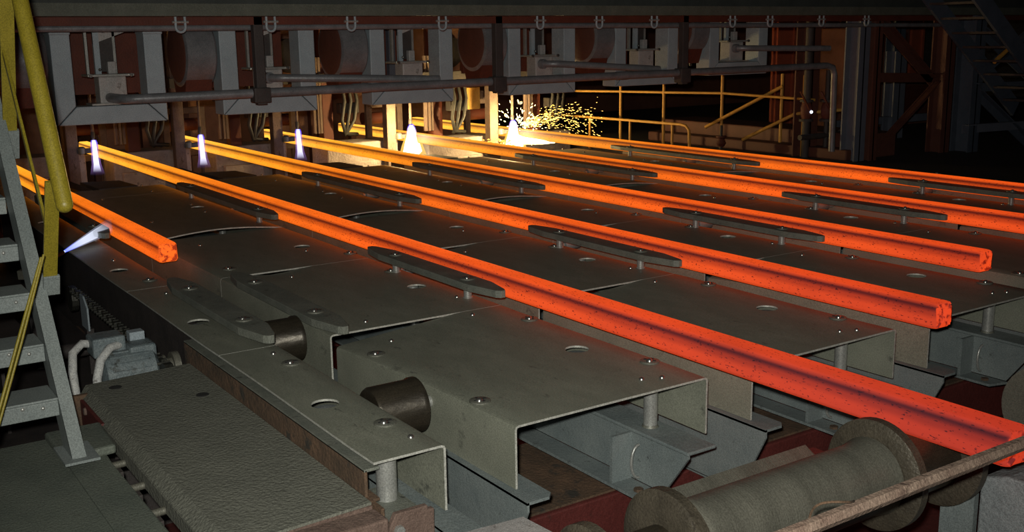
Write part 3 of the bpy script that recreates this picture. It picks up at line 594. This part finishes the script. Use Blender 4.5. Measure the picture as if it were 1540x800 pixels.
# ------------------------------------------------------------------ cutting frames over the strands
FX = -10.0
FY = [1.97, 3.46, 5.03, 6.73, 8.26, 9.80]; FW = [.96, .96, .98, .93, 1.0, 1.05]; FZ = [2.17, 2.19, 2.21, 2.24, 2.28, 2.36]
for i in range(6):
    y0, W, z0 = FY[i], FW[i], FZ[i]; y1 = y0 + W; zt = 3.45; t = .165; d = .24
    names = ['leftmost', 'second from the left', 'third from the left', 'fourth from the left', 'fifth from the left', 'rightmost']
    r = thing('hanging_gantry', 'grey welded U-shaped gantry hanging over the billets, %s of six' % names[i], 'gantry', (FX, y0, z0), 'gantries hanging over the billets')
    ob('leg', MB().prism([(FX, y0, z0), (FX, y0 + t, z0 + t), (FX, y0 + t, zt), (FX, y0, zt)], (-d, 0, 0)), 'frame_paint', r, bevel=.008)
    ob('leg', MB().prism([(FX, y1, z0 + .0), (FX, y1 - t, z0 + t), (FX, y1 - t, zt), (FX, y1, zt)], (-d, 0, 0)), 'frame_paint', r, bevel=.008)
    ob('cross_member', MB().prism([(FX, y0 + .008, z0), (FX, y1 - .008, z0), (FX, y1 - t - .006, z0 + t - .006), (FX, y0 + t + .006, z0 + t - .006)], (-d, 0, 0)), 'frame_paint', r, bevel=.008)
    for yy in (y0, y1 - t): ob('leg_cap', MB().box(FX - d - .01, FX + .012, yy - .006, yy + t + .006, z0 + .78, z0 + .95), 'frame_paint', r, bevel=.01)
    # gear box with slide rods
    g = thing('slide_box', 'grey slide box with rods standing in the %s hanging gantry' % (names[i] if i in (0, 5) else names[i] + ''), 'box', (FX - .1, y0 + .42, z0 + t), 'slide boxes in the frames')
    yb = y0 + .38
    ob('box_body', MB().box(FX - .2, FX - .02, yb, yb + .24, z0 + t + .01, z0 + t + .25), 'box_paint', g, bevel=.012)
    ob('base_flange', MB().box(FX - .22, FX + .01, yb - .08, yb + .32, z0 + t, z0 + t + .015), 'post_steel', g)
    ob('top_flange', MB().box(FX - .22, FX + .03, yb - .10, yb + .30, z0 + t + .25, z0 + t + .272), 'post_steel', g, bevel=.004)
    for yy in (yb - .08, yb + .27): ob('flange_bolt', MB().lathe((FX + .03, yy, z0 + t + .262), (1, 0, 0), [(0, .016), (.02, .016)], 8), 'bolt_steel', g)
    for yy in (yb - .07, yb + .17): ob('slide_rod', MB().box(FX - .16, FX - .12, yy, yy + .022, z0 + t + .27, z0 + .86), 'post_steel', g)
    ob('rack', MB().box(FX - .14, FX - .10, yb + .0, yb + .05, z0 + t + .27, z0 + .80), 'frame_paint', g)
    ob('dark_panel', MB().box(FX - .15, FX - .13, yb + .05, yb + .19, z0 + t + .29, z0 + .78), 'dark_machine', g)
    ob('sight_block', MB().box(FX - .12, FX - .06, yb + .10, yb + .17, z0 + t + .272, z0 + t + .38), 'box_paint', g, bevel=.006)
    ob('sight_lens', MB().lathe((FX - .07, yb + .03, z0 + t + .31), (1, 0, 0), [(0, .014), (.012, .011), (.017, .002)], 10), 'bolt_steel', g, smooth=60)
    ob('hanger_plate', MB().prism([(FX - .14, yb - .0, z0 + .83), (FX - .14, yb + .28, z0 + .83), (FX - .14, yb + .28, z0 + .80), (FX - .14, yb, z0 + .70)], (.02, 0, 0)), 'box_paint', g)
    # drum left of the frame
    yd = y0 - .34
    g = thing('drive_drum', 'dark round drum housing left of the %s hanging gantry' % names[i], 'drum', (FX - .6, yd + .2, z0 + .3), 'drum housings between the frames')
    ob('drum', MB().lathe((FX - .25, y0 - .33, z0 + .58), (0, 1, 0), [(0, .29), (.01, .31), (.27, .31), (.29, .29)], 40), 'pipe_paint', g, smooth=35)
    ob('drum_face', MB().lathe((FX - .25, y0 - .345, z0 + .58), (0, 1, 0), [(0, .24), (.014, .27), (.02, .27)], 36), 'brown_steel', g, smooth=35)
    ob('saddle', MB().prism([(FX - .45, y0 - .32, z0 + .36), (FX - .05, y0 - .32, z0 + .36), (FX - .12, y0 - .32, z0 + .16), (FX - .38, y0 - .32, z0 + .16)], (0, .25, 0)), 'machine_red', g)
    ob('hanger_strap', MB().box(FX - .36, FX - .3, y0 - .30, y0 - .06, z0 + .80, 3.45), 'dark_machine', g)
    ob('drain_hose', MB().path([(FX - .4, yd + .24, z0 + .5), (FX - .36, yd + .28, z0 + .38), (FX - .36, yd + .34, z0 + .26), (FX - .38, yd + .38, z0 + .12)], .018, 8), 'black_hose', g, smooth=60)
    # back panel behind frame
    g = thing('machine_panel', 'dark red machine panel behind the %s hanging gantry' % names[i], 'panel', (FX - 1.0, y0 + .5, z0), 'machine panels behind the frames')
    ob('panel', MB().box(FX - 1.05, FX - 1.0, y0 + .02, y0 + 1.02, z0 + .22, 3.45), 'machine_red', g); ob('rib', MB().box(FX - 1.0, FX - .93, y0 + .70, y0 + .78, z0 + .18, 3.45), 'blue_steel', g)
    ob('rib', MB().box(FX - 1.0, FX - .95, y0 + .12, y0 + .20, z0 + .2, 3.45), 'dark_machine', g)

# main pipe with hangers and feeder pipes
PX = -9.55
def pz(y): return 2.40 + .0055 * (y - 2.4)
r = thing('main_pipe', 'long dark grey pipe running across in front of the hanging gantries', 'pipe', (PX, 6, 2.4))
ob('pipe', MB().path([(FX - .0, FY[0] + .46, pz(2.3)), (PX - .12, FY[0] + .47, pz(2.3)), (PX - .03, FY[0] + .50, pz(2.4)), (PX, FY[0] + .60, pz(2.5)), (PX, 6, pz(6)), (PX, 11.5, pz(11.5)), (PX, 11.62, pz(11.6) - .03), (PX, 11.66, pz(11.6) - .12), (PX, 11.68, 1.3)], .042, 16), 'pipe_paint', r, smooth=60)
for yy in (4.6, 7.9): ob('joint_sleeve', MB().path([(PX, yy, pz(yy)), (PX, yy + .16, pz(yy + .16))], .047, 16), 'pipe_paint', r, smooth=50)
hn = ['left', 'middle', 'right']
for k, yy in enumerate((3.66, 6.28, 8.92)):
    r = thing('pipe_hanger', 'dark vertical hanger bar holding the long pipe, %s one of three' % hn[k], 'hanger', (PX, yy, 2.4), 'hanger bars of the long pipe')
    ob('bar', MB().box(PX - .03, PX + .05, yy - .045, yy + .045, 2.30, 3.3), 'dark_machine', r, bevel=.006); ob('clamp', MB().box(PX - .06, PX + .07, yy - .08, yy + .08, 2.32, pz(yy) + .05), 'dark_machine', r, bevel=.01)
for k, (i, ye) in enumerate(((1, 5.6), (3, 8.6), (5, 11.6))):
    ys_ = FY[i] + .46; z_ = FZ[i] + .165 + .17
    ze = pz(ye) + (.05 if i < 5 else .22)
    r = thing('feeder_pipe', 'grey feeder pipe running right from the slide box in the %s hanging gantry' % ['', 'second', '', 'fourth', '', 'rightmost'][i], 'pipe', (FX, ys_, z_), 'feeder pipes')
    ob('pipe', MB().path([(FX - .03, ys_, z_), (FX + .08, ys_ + .03, z_), (FX + .13, ys_ + .14, z_ - .002), (PX - .05, ye, ze)], .038, 14), 'pipe_paint', r, smooth=60)
    ob('elbow_collar', MB().path([(FX - .03, ys_, z_), (FX + .03, ys_ + .01, z_)], .055, 14), 'pipe_paint', r, smooth=50)

# top girder, rail and shackles
r = thing('overhead_girder', 'dark green-grey overhead girder along the top edge', 'girder', (-9.3, 8, 3.1))
ob('lower_flange', MB().box(-9.42, -9.10, -1, 26, 3.09, 3.125), 'green_trim', r); ob('web', MB().box(-9.30, -9.27, -1, 26, 3.125, 3.6), 'ceiling_dark', r); ob('edge_angle', MB().box(-9.12, -9.09, -1, 26, 3.125, 3.19), 'green_trim', r)
ob('hanging_strip', MB().box(-9.52, -9.5, -1, 26, 3.02, 3.09), 'machine_red', r)
r = thing('overhead_rail', 'dark red overhead rail behind the shackles below the top girder', 'rail', (-9.8, 8, 3.0))
ob('rail', MB().box(-9.95, -9.75, -1, 14, 3.12, 3.2), 'machine_red', r); ob('conduit', MB().path([(-9.62, -1, 3.0), (-9.62, 6, 3.0), (-9.62, 14, 2.96)], .03, 10), 'pipe_paint', r, smooth=50)
for k, yy in enumerate((2.93, 3.75, 4.55, 5.55, 6.75, 7.55, 8.35, 9.6, 10.25, 11.2, 12.1)):
    r = thing('shackle', 'small steel shackle under the top girder, number %s counting from the left' % ['one', 'two', 'three', 'four', 'five', 'six', 'seven', 'eight', 'nine', 'ten', 'eleven'][k], 'shackle', (-9.45, yy, 3.05), 'shackles under the girder')
    ob('bow', MB().path([(-9.42, yy - .04, 3.09)] + [(-9.42, yy - .042 * math.cos(t), 3.0 - .04 * math.sin(t)) for t in lin(0, math.pi, 8)] + [(-9.42, yy + .04, 3.09)], .012, 8), 'frame_paint', r, smooth=60)
    ob('pin', MB().path([(-9.42, yy - .07, 3.045), (-9.42, yy + .07, 3.045)], .012, 8), 'post_steel', r, smooth=50)

# ------------------------------------------------------------------ torch stations at the back
TX = [-15.6, -16.24, -16.03, -15.9, -15.1, -14.68]
for i in range(1, 6):
    x, s = TX[i], S[i]; big = i >= 4
    r = thing('torch_stand', 'cutting torch stand over the far end of the %s glowing billet' % ORD[i], 'torch stand', (x, s, 1.2), 'cutting torch stands')
    ob('post', MB().box(x - .3, x - .14, s - .46, s - .30, .12, 3.45), 'pink_rust', r, bevel=.01)
    ob('post', MB().box(x - .4, x - .2, s + .42, s + .60, 1.27, 3.45), 'machine_red', r, bevel=.01)
    ob('ribbed_column', MB().box(x - .16, x - .10, s + .22, s + .26, 1.4, 2.6).box(x - .13, x - .08, s + .28, s + .31, 1.4, 2.6).box(x - .16, x - .10, s + .33, s + .37, 1.4, 2.6), 'pink_rust', r)
    ob('cross_arm', MB().box(x - .28, x - .05, s - .5, s + 1.0, 2.2, 2.34), 'dark_machine', r)
    ob('lance', MB().path([(x, s - .115, 1.60), (x, s - .115, 2.3), (x - .1, s - .115, 2.6)], .022, 10), 'pink_rust', r, smooth=50)
    ob('nozzle', MB().lathe((x, s - .115, 1.49), (0, 0, 1), [(0, .014), (.05, .03), (.12, .03), (.13, .022)], 12), 'dark_machine', r, smooth=40)
    ob('pusher_arm', MB().bar((x - .2, s - .42, 1.33), (x - .12, s - .12, 1.34), .07, .07), 'dark_machine', r, bevel=.01)
    ob('knuckle', MB().lathe((x - .14, s - .26, 1.30), (0, 0, 1), [(0, .05), (.08, .055), (.1, .03)], 10), 'drum_steel', r, smooth=50)
    # window frame upstream
    xw = x - 1.1
    r = thing('guide_window', 'square steel window frame around the %s glowing billet behind its torch' % ORD[i], 'frame', (xw, s, 1.1), 'window frames behind the torches')
    for nm, bx in (('jamb', (s - .34, s - .24, .12, 1.85)), ('jamb', (s + .24, s + .34, .12, 1.85)), ('head', (s - .24, s + .24, 1.75, 1.85)), ('sill', (s - .24, s + .24, 1.08, 1.18))):
        ob(nm, MB().box(xw - .08, xw, bx[0], bx[1], bx[2], bx[3]), 'pink_rust', r, bevel=.006)
    ob('back_roll', MB().path([(xw - .25, s - .3, 1.56), (xw - .25, s + .3, 1.56)], .10, 16), 'machine_red', r, smooth=50)
    # hoses
    r = thing('hose_bundle', 'drooping dark hoses right of the torch over the %s billet' % ORD[i], 'hose', (x, s + .8, 1.3), 'hose bundles by the torches')
    for k in range(3):
        yy = s + .70 + .11 * k
        ob('hose', MB().path([(x - .1, yy, 2.3), (x, yy + .02, 1.9), (x + .02, yy - .05, 1.6), (x - .02, yy + .02 - .1 * k, 1.38), (x - .2, yy + .1, 1.34)], .03, 10), 'black_hose', r, smooth=60)
    ob('clamp_box', MB().box(x - .2, x - .05, s + .66, s + 1.0, 1.7, 1.86), 'dark_machine', r, bevel=.01)
    # flame
    if not big:
        s = s - .115
        f = thing('torch_flame', 'pale blue-white torch flame burning at the far end of the %s billet' % ORD[i], 'flame', (x + .02, s, 1.50), 'torch flames')
        for nm, mt, k in (('flame_core', 'flame_core', .72), ('flame_sheath', 'flame_sheath', 1.2)):
            ob(nm, MB().lathe((x + .02, s, 1.50), (.10, 0, -1), [(0, .03 * k), (.04, .042 * k), (.2, .046 * k), (.35, .055 * k), (.56, .10 * k)], 14, False), mt, f, smooth=80)
        li = D.lights.new('flame_light', 'POINT'); li.energy = .8; li.color = (.75, .75, 1); li.shadow_soft_size = .05
    else:
        s = s - .115
        f = thing('torch_flame', ('dazzling white cutting flame on the fifth billet beside the yellow post', 'dazzling white cutting flame on the farthest billet throwing sparks')[i - 4], 'flame', (x + .02, s, 1.52), 'torch flames')
        ob('flame_core', MB().lathe((x + .02, s, 1.52), (.05, 0, -1), [(0, .025), (.05, .05), (.14, .07), (.30, .12), (.42, .15), (.5, .06)], 14, False), 'cut_core', f, smooth=80)
        ob('flame_sheath', MB().lathe((x + .02, s, 1.54), (.05, 0, -1), [(0, .03), (.05, .06), (.16, .09), (.34, .17), (.5, .22)], 14, False), 'cut_sheath', f, smooth=80)
        li = D.lights.new('flame_light', 'POINT'); li.energy = 170; li.color = (1, .72, .3); li.shadow_soft_size = .06
    lo = D.objects.new('flame_light', li); COL.objects.link(lo); lo.parent = f; lo.location = (.30, -.25, -.05)

r = thing('hanging_plate', 'blank square plate hanging between the two dazzling cutting flames', 'plate', (-15.3, 9.45, 1.68))
ob('plate', MB().box(-15.32, -15.29, 9.44, 9.70, 1.70, 2.06), 'yellow_dull', r, bevel=.004); ob('strap', MB().box(-15.33, -15.31, 9.54, 9.60, 2.06, 3.45), 'dark_machine', r); ob('side_clip', MB().box(-15.32, -15.28, 9.70, 9.76, 1.86, 2.0), 'pink_rust', r)  # yellow cast of the flame light is put into the plate colour
# sparks
def sparks(name, label, n, gen, mat):
    mb = MB()
    for k in range(n):
        p, d, L_, w_ = gen(k)
        p = Vector(p); d = Vector(d).normalized(); u = d.cross(Vector((.3, .2, 1))).normalized(); t = d.cross(u)
        mb.add([p - d * L_, p + u * w_, p + t * w_, p - u * w_, p - t * w_, p + d * L_], [(0, 2, 1), (0, 3, 2), (0, 4, 3), (0, 1, 4), (5, 1, 2), (5, 2, 3), (5, 3, 4), (5, 4, 1)])
    o = ob(name, mb, mat); tag(o, label, 'sparks'); o['kind'] = 'stuff'; return o
rn = random.Random(5); px, py = TX[5], S[5]
def g1(k):
    t = rn.random() ** 1.5; an = rn.gauss(.22, .15); ti = rn.gauss(0, .3)
    dist = .12 + 1.2 * t; d = (math.sin(ti) * .5 + .35, math.cos(ti), math.sin(an) - .22 * t)
    p = (px + d[0] * dist, py + d[1] * dist, 1.42 + d[2] * dist + .14 * math.sin(t * 3) * rn.random())
    return p, (d[0], d[1], d[2] - .3 * t), rn.uniform(.008, .028), rn.uniform(.003, .0065)
sparks('spark_spray', 'spray of yellow sparks fanning right from the cutting flame', 500, g1, 'spark')
def g1b(k):
    d = Vector((rn.gauss(.2, .6), rn.gauss(.2, .8), rn.gauss(.15, .55))).normalized(); q = .08 + .42 * rn.random()
    return (px + d.x * q, py + d.y * q, 1.42 + d.z * q), d, rn.uniform(.01, .035), rn.uniform(.004, .008)
sparks('spark_burst', 'white-hot burst of sparks around the cutting flame on the farthest billet', 180, g1b, 'spark_hot')
def g2(k):
    t = rn.random(); return (px + .15 + .6 * t + rn.gauss(0, .05), py - .80 + .35 * t + rn.gauss(0, .06), 1.19 + .08 * rn.random()), (1, .5, .1), rn.uniform(.015, .04), rn.uniform(.006, .011)
sparks('slag_drops', 'row of glowing slag drops on the ground below the farthest torch', 70, g2, 'slag')
r = thing('slag_pool', 'bright molten slag streak spilling under the farthest billet', 'slag', (px + .3, py - .1, 1.3))
ob('pool', MB().path([(px + .02, py - .10, 1.37), (px + .12, py - .16, 1.26), (px + .35, py - .14, 1.22), (px + .8, py - .08, 1.225), (px + 1.05, py - .02, 1.235)], [.04, .07, .06, .035, .01], 10), 'spark_hot', r, smooth=70)

# base blocks and skids between strands
for k in range(-1, 6):
    y0 = (S[k] + .17) if k >= 0 else 1.2; y1 = S[k + 1] - .17 if k < 5 else 11.4
    nm = BAYN[k + 1]
    r = thing('base_block', 'rough concrete base block under the torches, %s' % nm, 'block', (-15.2, (y0 + y1) / 2, .12), 'concrete blocks under the torches')
    bx_ = TX[min(k + 1, 5)] - .34
    ob('block', MB().box(bx_ - .6, bx_, y0, y1, .12, 1.27), 'concrete', r, bevel=.02); ob('kerb', MB().box(bx_, bx_ + .12, y0 + .1, y1 - .45, .12, .98), 'concrete', r, bevel=.015)
    if k >= 0 and k < 5:
        r = thing('skid_block', 'dark steel skid at the far end of the deck, %s' % nm, 'skid', (-13.9, y0 + .4, 1.1), 'skids at the far deck end')
        ob('skid_bar', MB().bar((-13.9, y0 + .18, 1.22), (-13.0, y0 + .34, 1.15), .16, .10), 'dark_machine', r, bevel=.01); ob('skid_plate', MB().prism([(-13.8, y0 + .45, 1.15), (-13.04, y0 + .5, 1.15), (-13.06, y0 + .95, 1.15), (-13.7, y0 + .9, 1.15)], (0, 0, .05)), 'dark_machine', r, bevel=.006)
        ob('skid_leg', MB().box(-13.7, -13.2, y0 + .2, y0 + .8, .12, 1.13), 'dark_machine', r)

# withdrawal housings far behind
for k in range(6):
    s = S[k] + .75
    r = thing('withdrawal_stand', 'dark housing far behind the torches, right of the %s billet' % ORD[k], 'housing', (-18.4, s, .12), 'housings behind the torches')
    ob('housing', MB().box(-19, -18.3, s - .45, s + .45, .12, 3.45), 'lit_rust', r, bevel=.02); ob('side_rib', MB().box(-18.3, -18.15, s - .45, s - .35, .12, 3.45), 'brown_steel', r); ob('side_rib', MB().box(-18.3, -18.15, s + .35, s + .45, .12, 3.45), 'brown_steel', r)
    ob('motor_end', MB().lathe((-18.3, s, 2.6), (1, 0, 0), [(0, .3), (.2, .3), (.24, .2)], 20), 'dark_machine', r, smooth=40)

# ------------------------------------------------------------------ railings beyond the last billet
r = thing('low_railing', 'low yellow railing with a rounded end beyond the farthest billet', 'railing', (-13.5, 11.3, 1.1))
ob('top_rail', MB().path([(-15.7, 11.3, 1.52), (-12.12, 11.3, 1.535), (-12.0, 11.3, 1.52), (-11.93, 11.3, 1.46), (-11.9, 11.3, 1.1)], .022, 10), 'yellow_dull', r, smooth=60)
for x in (-14.35, -13.3, -12.3): ob('post', MB().path([(x, 11.3, 1.0), (x, 11.3, 1.52)], .02, 10), 'yellow_dull', r, smooth=50)
r = thing('tall_railing', 'tall yellow railing with two rails behind the low one', 'railing', (-13, 12, 1.1))
for x, y in ((-13.9, 11.6), (-13, 11.75), (-12, 12.05), (-11.2, 12.5), (-10.6, 12.3)): ob('post', MB().path([(x, y, 1.1), (x, y, 2.28)], .024, 10), 'yellow_dull', r, smooth=50)
ob('mid_rail', MB().path([(-15.0, 11.2, 1.95), (-13.9, 11.6, 1.96), (-13, 11.75, 1.97), (-12, 12.05, 1.98), (-10.4, 12.3, 1.93)], .02, 10), 'yellow_dull', r, smooth=50)
ob('slant_brace', MB().path([(-12.2, 11.9, 1.45), (-11.1, 12.4, 2.10)], .026, 10), 'yellow_dull', r, smooth=50); ob('slant_brace', MB().path([(-11.5, 12.0, 1.30), (-10.7, 12.25, 1.72), (-10.2, 12.9, 1.78)], .026, 10), 'yellow_dull', r, smooth=50)
r = thing('kerb_block', 'brown concrete kerb beneath the tall yellow railing', 'kerb', (-12, 13, 1.1)); ob('kerb', MB().box(-14, -9.8, 12.6, 13.4, 1.1, 1.45), 'brown_steel', r, bevel=.02); ob('ledge', MB().box(-14, -9.8, 12.3, 12.6, 1.1, 1.25), 'brown_steel', r, bevel=.02)
# valves and pipes
def valve_pipe(x, y, top, label, red):
    r = thing('valve_pipe', label, 'valve', (x, y, 1.1), 'valve pipes by the column')
    ob('pipe', MB().path([(x, y, 1.1), (x, y, 2), (x, y, top)], .055 if red else .035, 12), 'dark_machine', r, smooth=50)
    for z in (1.62, 1.90): ob('flange', MB().lathe((x, y, z), (0, 0, 1), [(0, .10), (.035, .10)], 18), 'dark_machine', r, smooth=40)
    ob('valve_body', MB().lathe((x, y, 1.66), (0, 0, 1), [(0, .06), (.06, .085), (.16, .085), (.23, .06)], 14), 'machine_red', r, smooth=50)
    ob('lever', MB().bar((x + .08, y - .02, 1.78), (x + .10, y - .26, 2.06), .03, .015), 'machine_red', r)
    return r
r = valve_pipe(-10.5, 12.25, 3.2, 'thick dark riser pipe with a flanged red valve and bright indicator light', 1)
ob('indicator_lamp', MB().lathe((-10.41, 12.25, 1.76), (.75, -.66, .1), [(0, .022), (.015, .018), (.02, .004)], 12), 'indicator', r, smooth=60)
valve_pipe(-10.3, 12.45, 2.35, 'thinner dark pipe with a flanged valve beside the blue-grey column', 0)
r = thing('cross_pipe', 'short dark pipe stub crossing in front of the blue-grey column', 'pipe', (-10.2, 12, 1.4)); ob('pipe', MB().path([(-10.3, 11.9, 1.42), (-10.3, 12.8, 1.42)], .04, 12), 'dark_machine', r, smooth=50); ob('end_flange', MB().path([(-10.3, 12.8, 1.42), (-10.3, 12.84, 1.42)], .08, 14), 'dark_machine', r, smooth=40)
r = thing('small_valve', 'small dark valve on the ground between the yellow railing posts', 'valve', (-11.7, 11.75, 1.1)); ob('stem', MB().path([(-11.7, 11.75, 1.1), (-11.7, 11.75, 1.52)], .022, 10), 'dark_machine', r, smooth=50); ob('valve_body', MB().lathe((-11.7, 11.75, 1.2), (0, 0, 1), [(0, .05), (.05, .08), (.12, .05), (.14, .08), (.16, .08)], 12), 'machine_red', r, smooth=40)
# columns and trusses on the right
def column(x, y, w, d, z0, z1, mat, label, parts=True):
    r = thing('steel_column', label, 'column', (x, y, z0), None)
    ob('flange', MB().box(x - d / 2, x - d / 2 + .02, y - w / 2, y + w / 2, z0, z1), mat, r); ob('flange', MB().box(x + d / 2 - .02, x + d / 2, y - w / 2, y + w / 2, z0, z1), mat, r); ob('web', MB().box(x - d / 2, x + d / 2, y - .012, y + .012, z0, z1), mat, r)
    return r
column(-10.6, 12.35, .30, .2, 1.1, 3.4, 'brown_steel', 'orange-lit steel column behind the valve pipes')
column(-9.8, 12.42, .22, .25, 1.1, 3.4, 'dim_blue', 'pale blue-grey column right of the valve pipes')
column(-9.7, 12.62, .16, .2, 1.1, 6.5, 'brown_steel', 'brown truss column just right of the pale blue-grey column')
column(-9.7, 14.25, .22, .25, 1.1, 6.5, 'brown_steel', 'brown truss column at the right end of the braced panel')
column(-9.5, 14.62, .26, .3, .12, 6.5, 'blue_steel', 'wide dark blue column right of the braced panel')
column(-11.5, 15.6, .3, .2, 1.1, 2.55, 'dim_blue', 'grey post standing behind the braced panel')
column(-9.0, 16.1, .2, .2, .12, 6.5, 'blue_steel', 'dark blue column near the right edge')
column(-12.5, 16.9, .3, .2, 1.1, 5, 'blue_steel', 'dim bluish column deep behind the braced panel')
tr = [(((-9.7, 12.68, 3.05)), ((-9.7, 14.0, 2.15)), 'brown_steel', 'diagonal brace falling to the right in the upper braced panel'),
      (((-9.7, 12.7, 2.25)), ((-9.7, 14.2, 2.2)), 'brown_steel', 'level strut across the middle of the braced panel'),
      (((-9.7, 12.7, 1.15)), ((-9.7, 14.1, 2.1)), 'brown_steel', 'diagonal brace rising to the right in the lower braced panel'),
      (((-9.7, 12.6, 3.16)), ((-9.7, 14.3, 3.16)), 'brown_steel', 'top strut of the braced panel'),
      (((-9.4, 14.7, 1.95)), ((-9.2, 16.0, 1.05)), 'blue_steel', 'dark blue brace falling right beyond the wide column'),
      (((-9.4, 14.7, 2.2)), ((-9.2, 16.1, 3.1)), 'blue_steel', 'dark blue brace rising right beyond the wide column'),
      (((-9.4, 14.7, 2.85)), ((-9.2, 16.1, 1.95)), 'blue_steel', 'dark blue brace crossing near the upper right'),
      (((-9.4, 14.6, 2.05)), ((-9.1, 16.6, 2.05)), 'blue_steel', 'level dark blue strut near the right edge'),
      (((-9.4, 14.4, 1.45)), ((-9.1, 16.6, 1.45)), 'dim_blue', 'low grey strut near the right edge'),
      (((-11.6, 14.0, 1.40)), ((-11.6, 18, 1.40)), 'dim_blue', 'low grey rail deep behind the braced panel')]
for a, b_, mt, lab in tr:
    r = thing('brace', lab, 'brace', a); ob('flat', MB().bar(a, b_, .02, .13, (0, 0, 1)), mt, r); ob('leg_angle', MB().bar(Vector(a) + Vector((.05, 0, .06)), Vector(b_) + Vector((.05, 0, .06)), .10, .016), mt, r)
r = thing('upper_stair', 'dark stair stringers slanting down at the upper right corner', 'staircase', (-7.5, 12.5, 2))
ob('stringer', MB().bar((-8.2, 12.3, 3.6), (-8.2, 14.9, 1.75), .04, .24), 'blue_steel', r); ob('stringer', MB().bar((-8.9, 12.3, 3.6), (-8.9, 14.9, 1.75), .04, .24), 'blue_steel', r)
for k in range(9): q = k / 9; ob('tread', MB().box(-8.9, -8.2, 12.5 + 2.4 * q - .1, 12.5 + 2.4 * q + .1, 3.40 - 1.71 * q, 3.43 - 1.71 * q), 'dark_machine', r)
r = thing('upper_handrail', 'short yellow handrail piece at the upper right edge', 'handrail', (-8.2, 14, 2.5)); ob('rail', MB().path([(-8.6, 13.8, 2.45), (-8.6, 14.3, 2.72)], .03, 10), 'yellow_dull', r, smooth=50); ob('rail', MB().path([(-9.4, 14.9, 3.12), (-9.4, 15.6, 3.14)], .02, 10), 'yellow_dull', r, smooth=50)
r = thing('wall_plate', 'small pale orange plate on the dark structure at the right edge', 'plate', (-9, 15.9, 2)); ob('plate', MB().box(-8.86, -8.84, 15.98, 16.16, 2.07, 2.2), 'glowing_plate', r, bevel=.004); ob('plate_bolt', MB().lathe((-8.84, 16.07, 2.13), (1, 0, 0), [(0, .01), (.008, .008)], 8), 'bolt_steel', r)  # plate carries a faint orange glow in its own material
for k, (y, z, nm) in enumerate(((14.4, 2.95, 'upper'), (15.2, 1.95, 'lower'))):
    r = thing('back_cabinet', 'brownish cabinet deep in the dark at the right, %s one' % nm, 'cabinet', (-13, y + 3, 1.1)); ob('body', MB().box(-14, -13, y + 2.2, y + 3.6, 1.1, z), 'wall_rust', r, bevel=.02); ob('door', MB().box(-13, -12.97, y + 2.3, y + 3.5, 1.2 if k else 2.5, z - .1), 'machine_red', r)

surf('red_cladding', (.30, .06, .025), (.42, .09, .04), 2, .8, 0, .2, 20)
for k, (y0, y1, lab) in enumerate(((15.9, 17.9, 'dark red cladding panel behind the valve pipes'), (18.9, 20.6, 'dark red cladding panel seen through the braced panel'))):
    r = thing('cladding_panel', lab, 'panel', (-14.5, y0, 1.1)); ob('sheet', MB().box(-14.55, -14.5, y0, y1, 1.1, 4.2), 'red_cladding', r)
    for q in range(5): yy = y0 + .1 + q * (y1 - y0 - .2) / 4; ob('rib', MB().box(-14.5, -14.46, yy - .03, yy + .03, 1.1, 4.2), 'red_cladding', r)
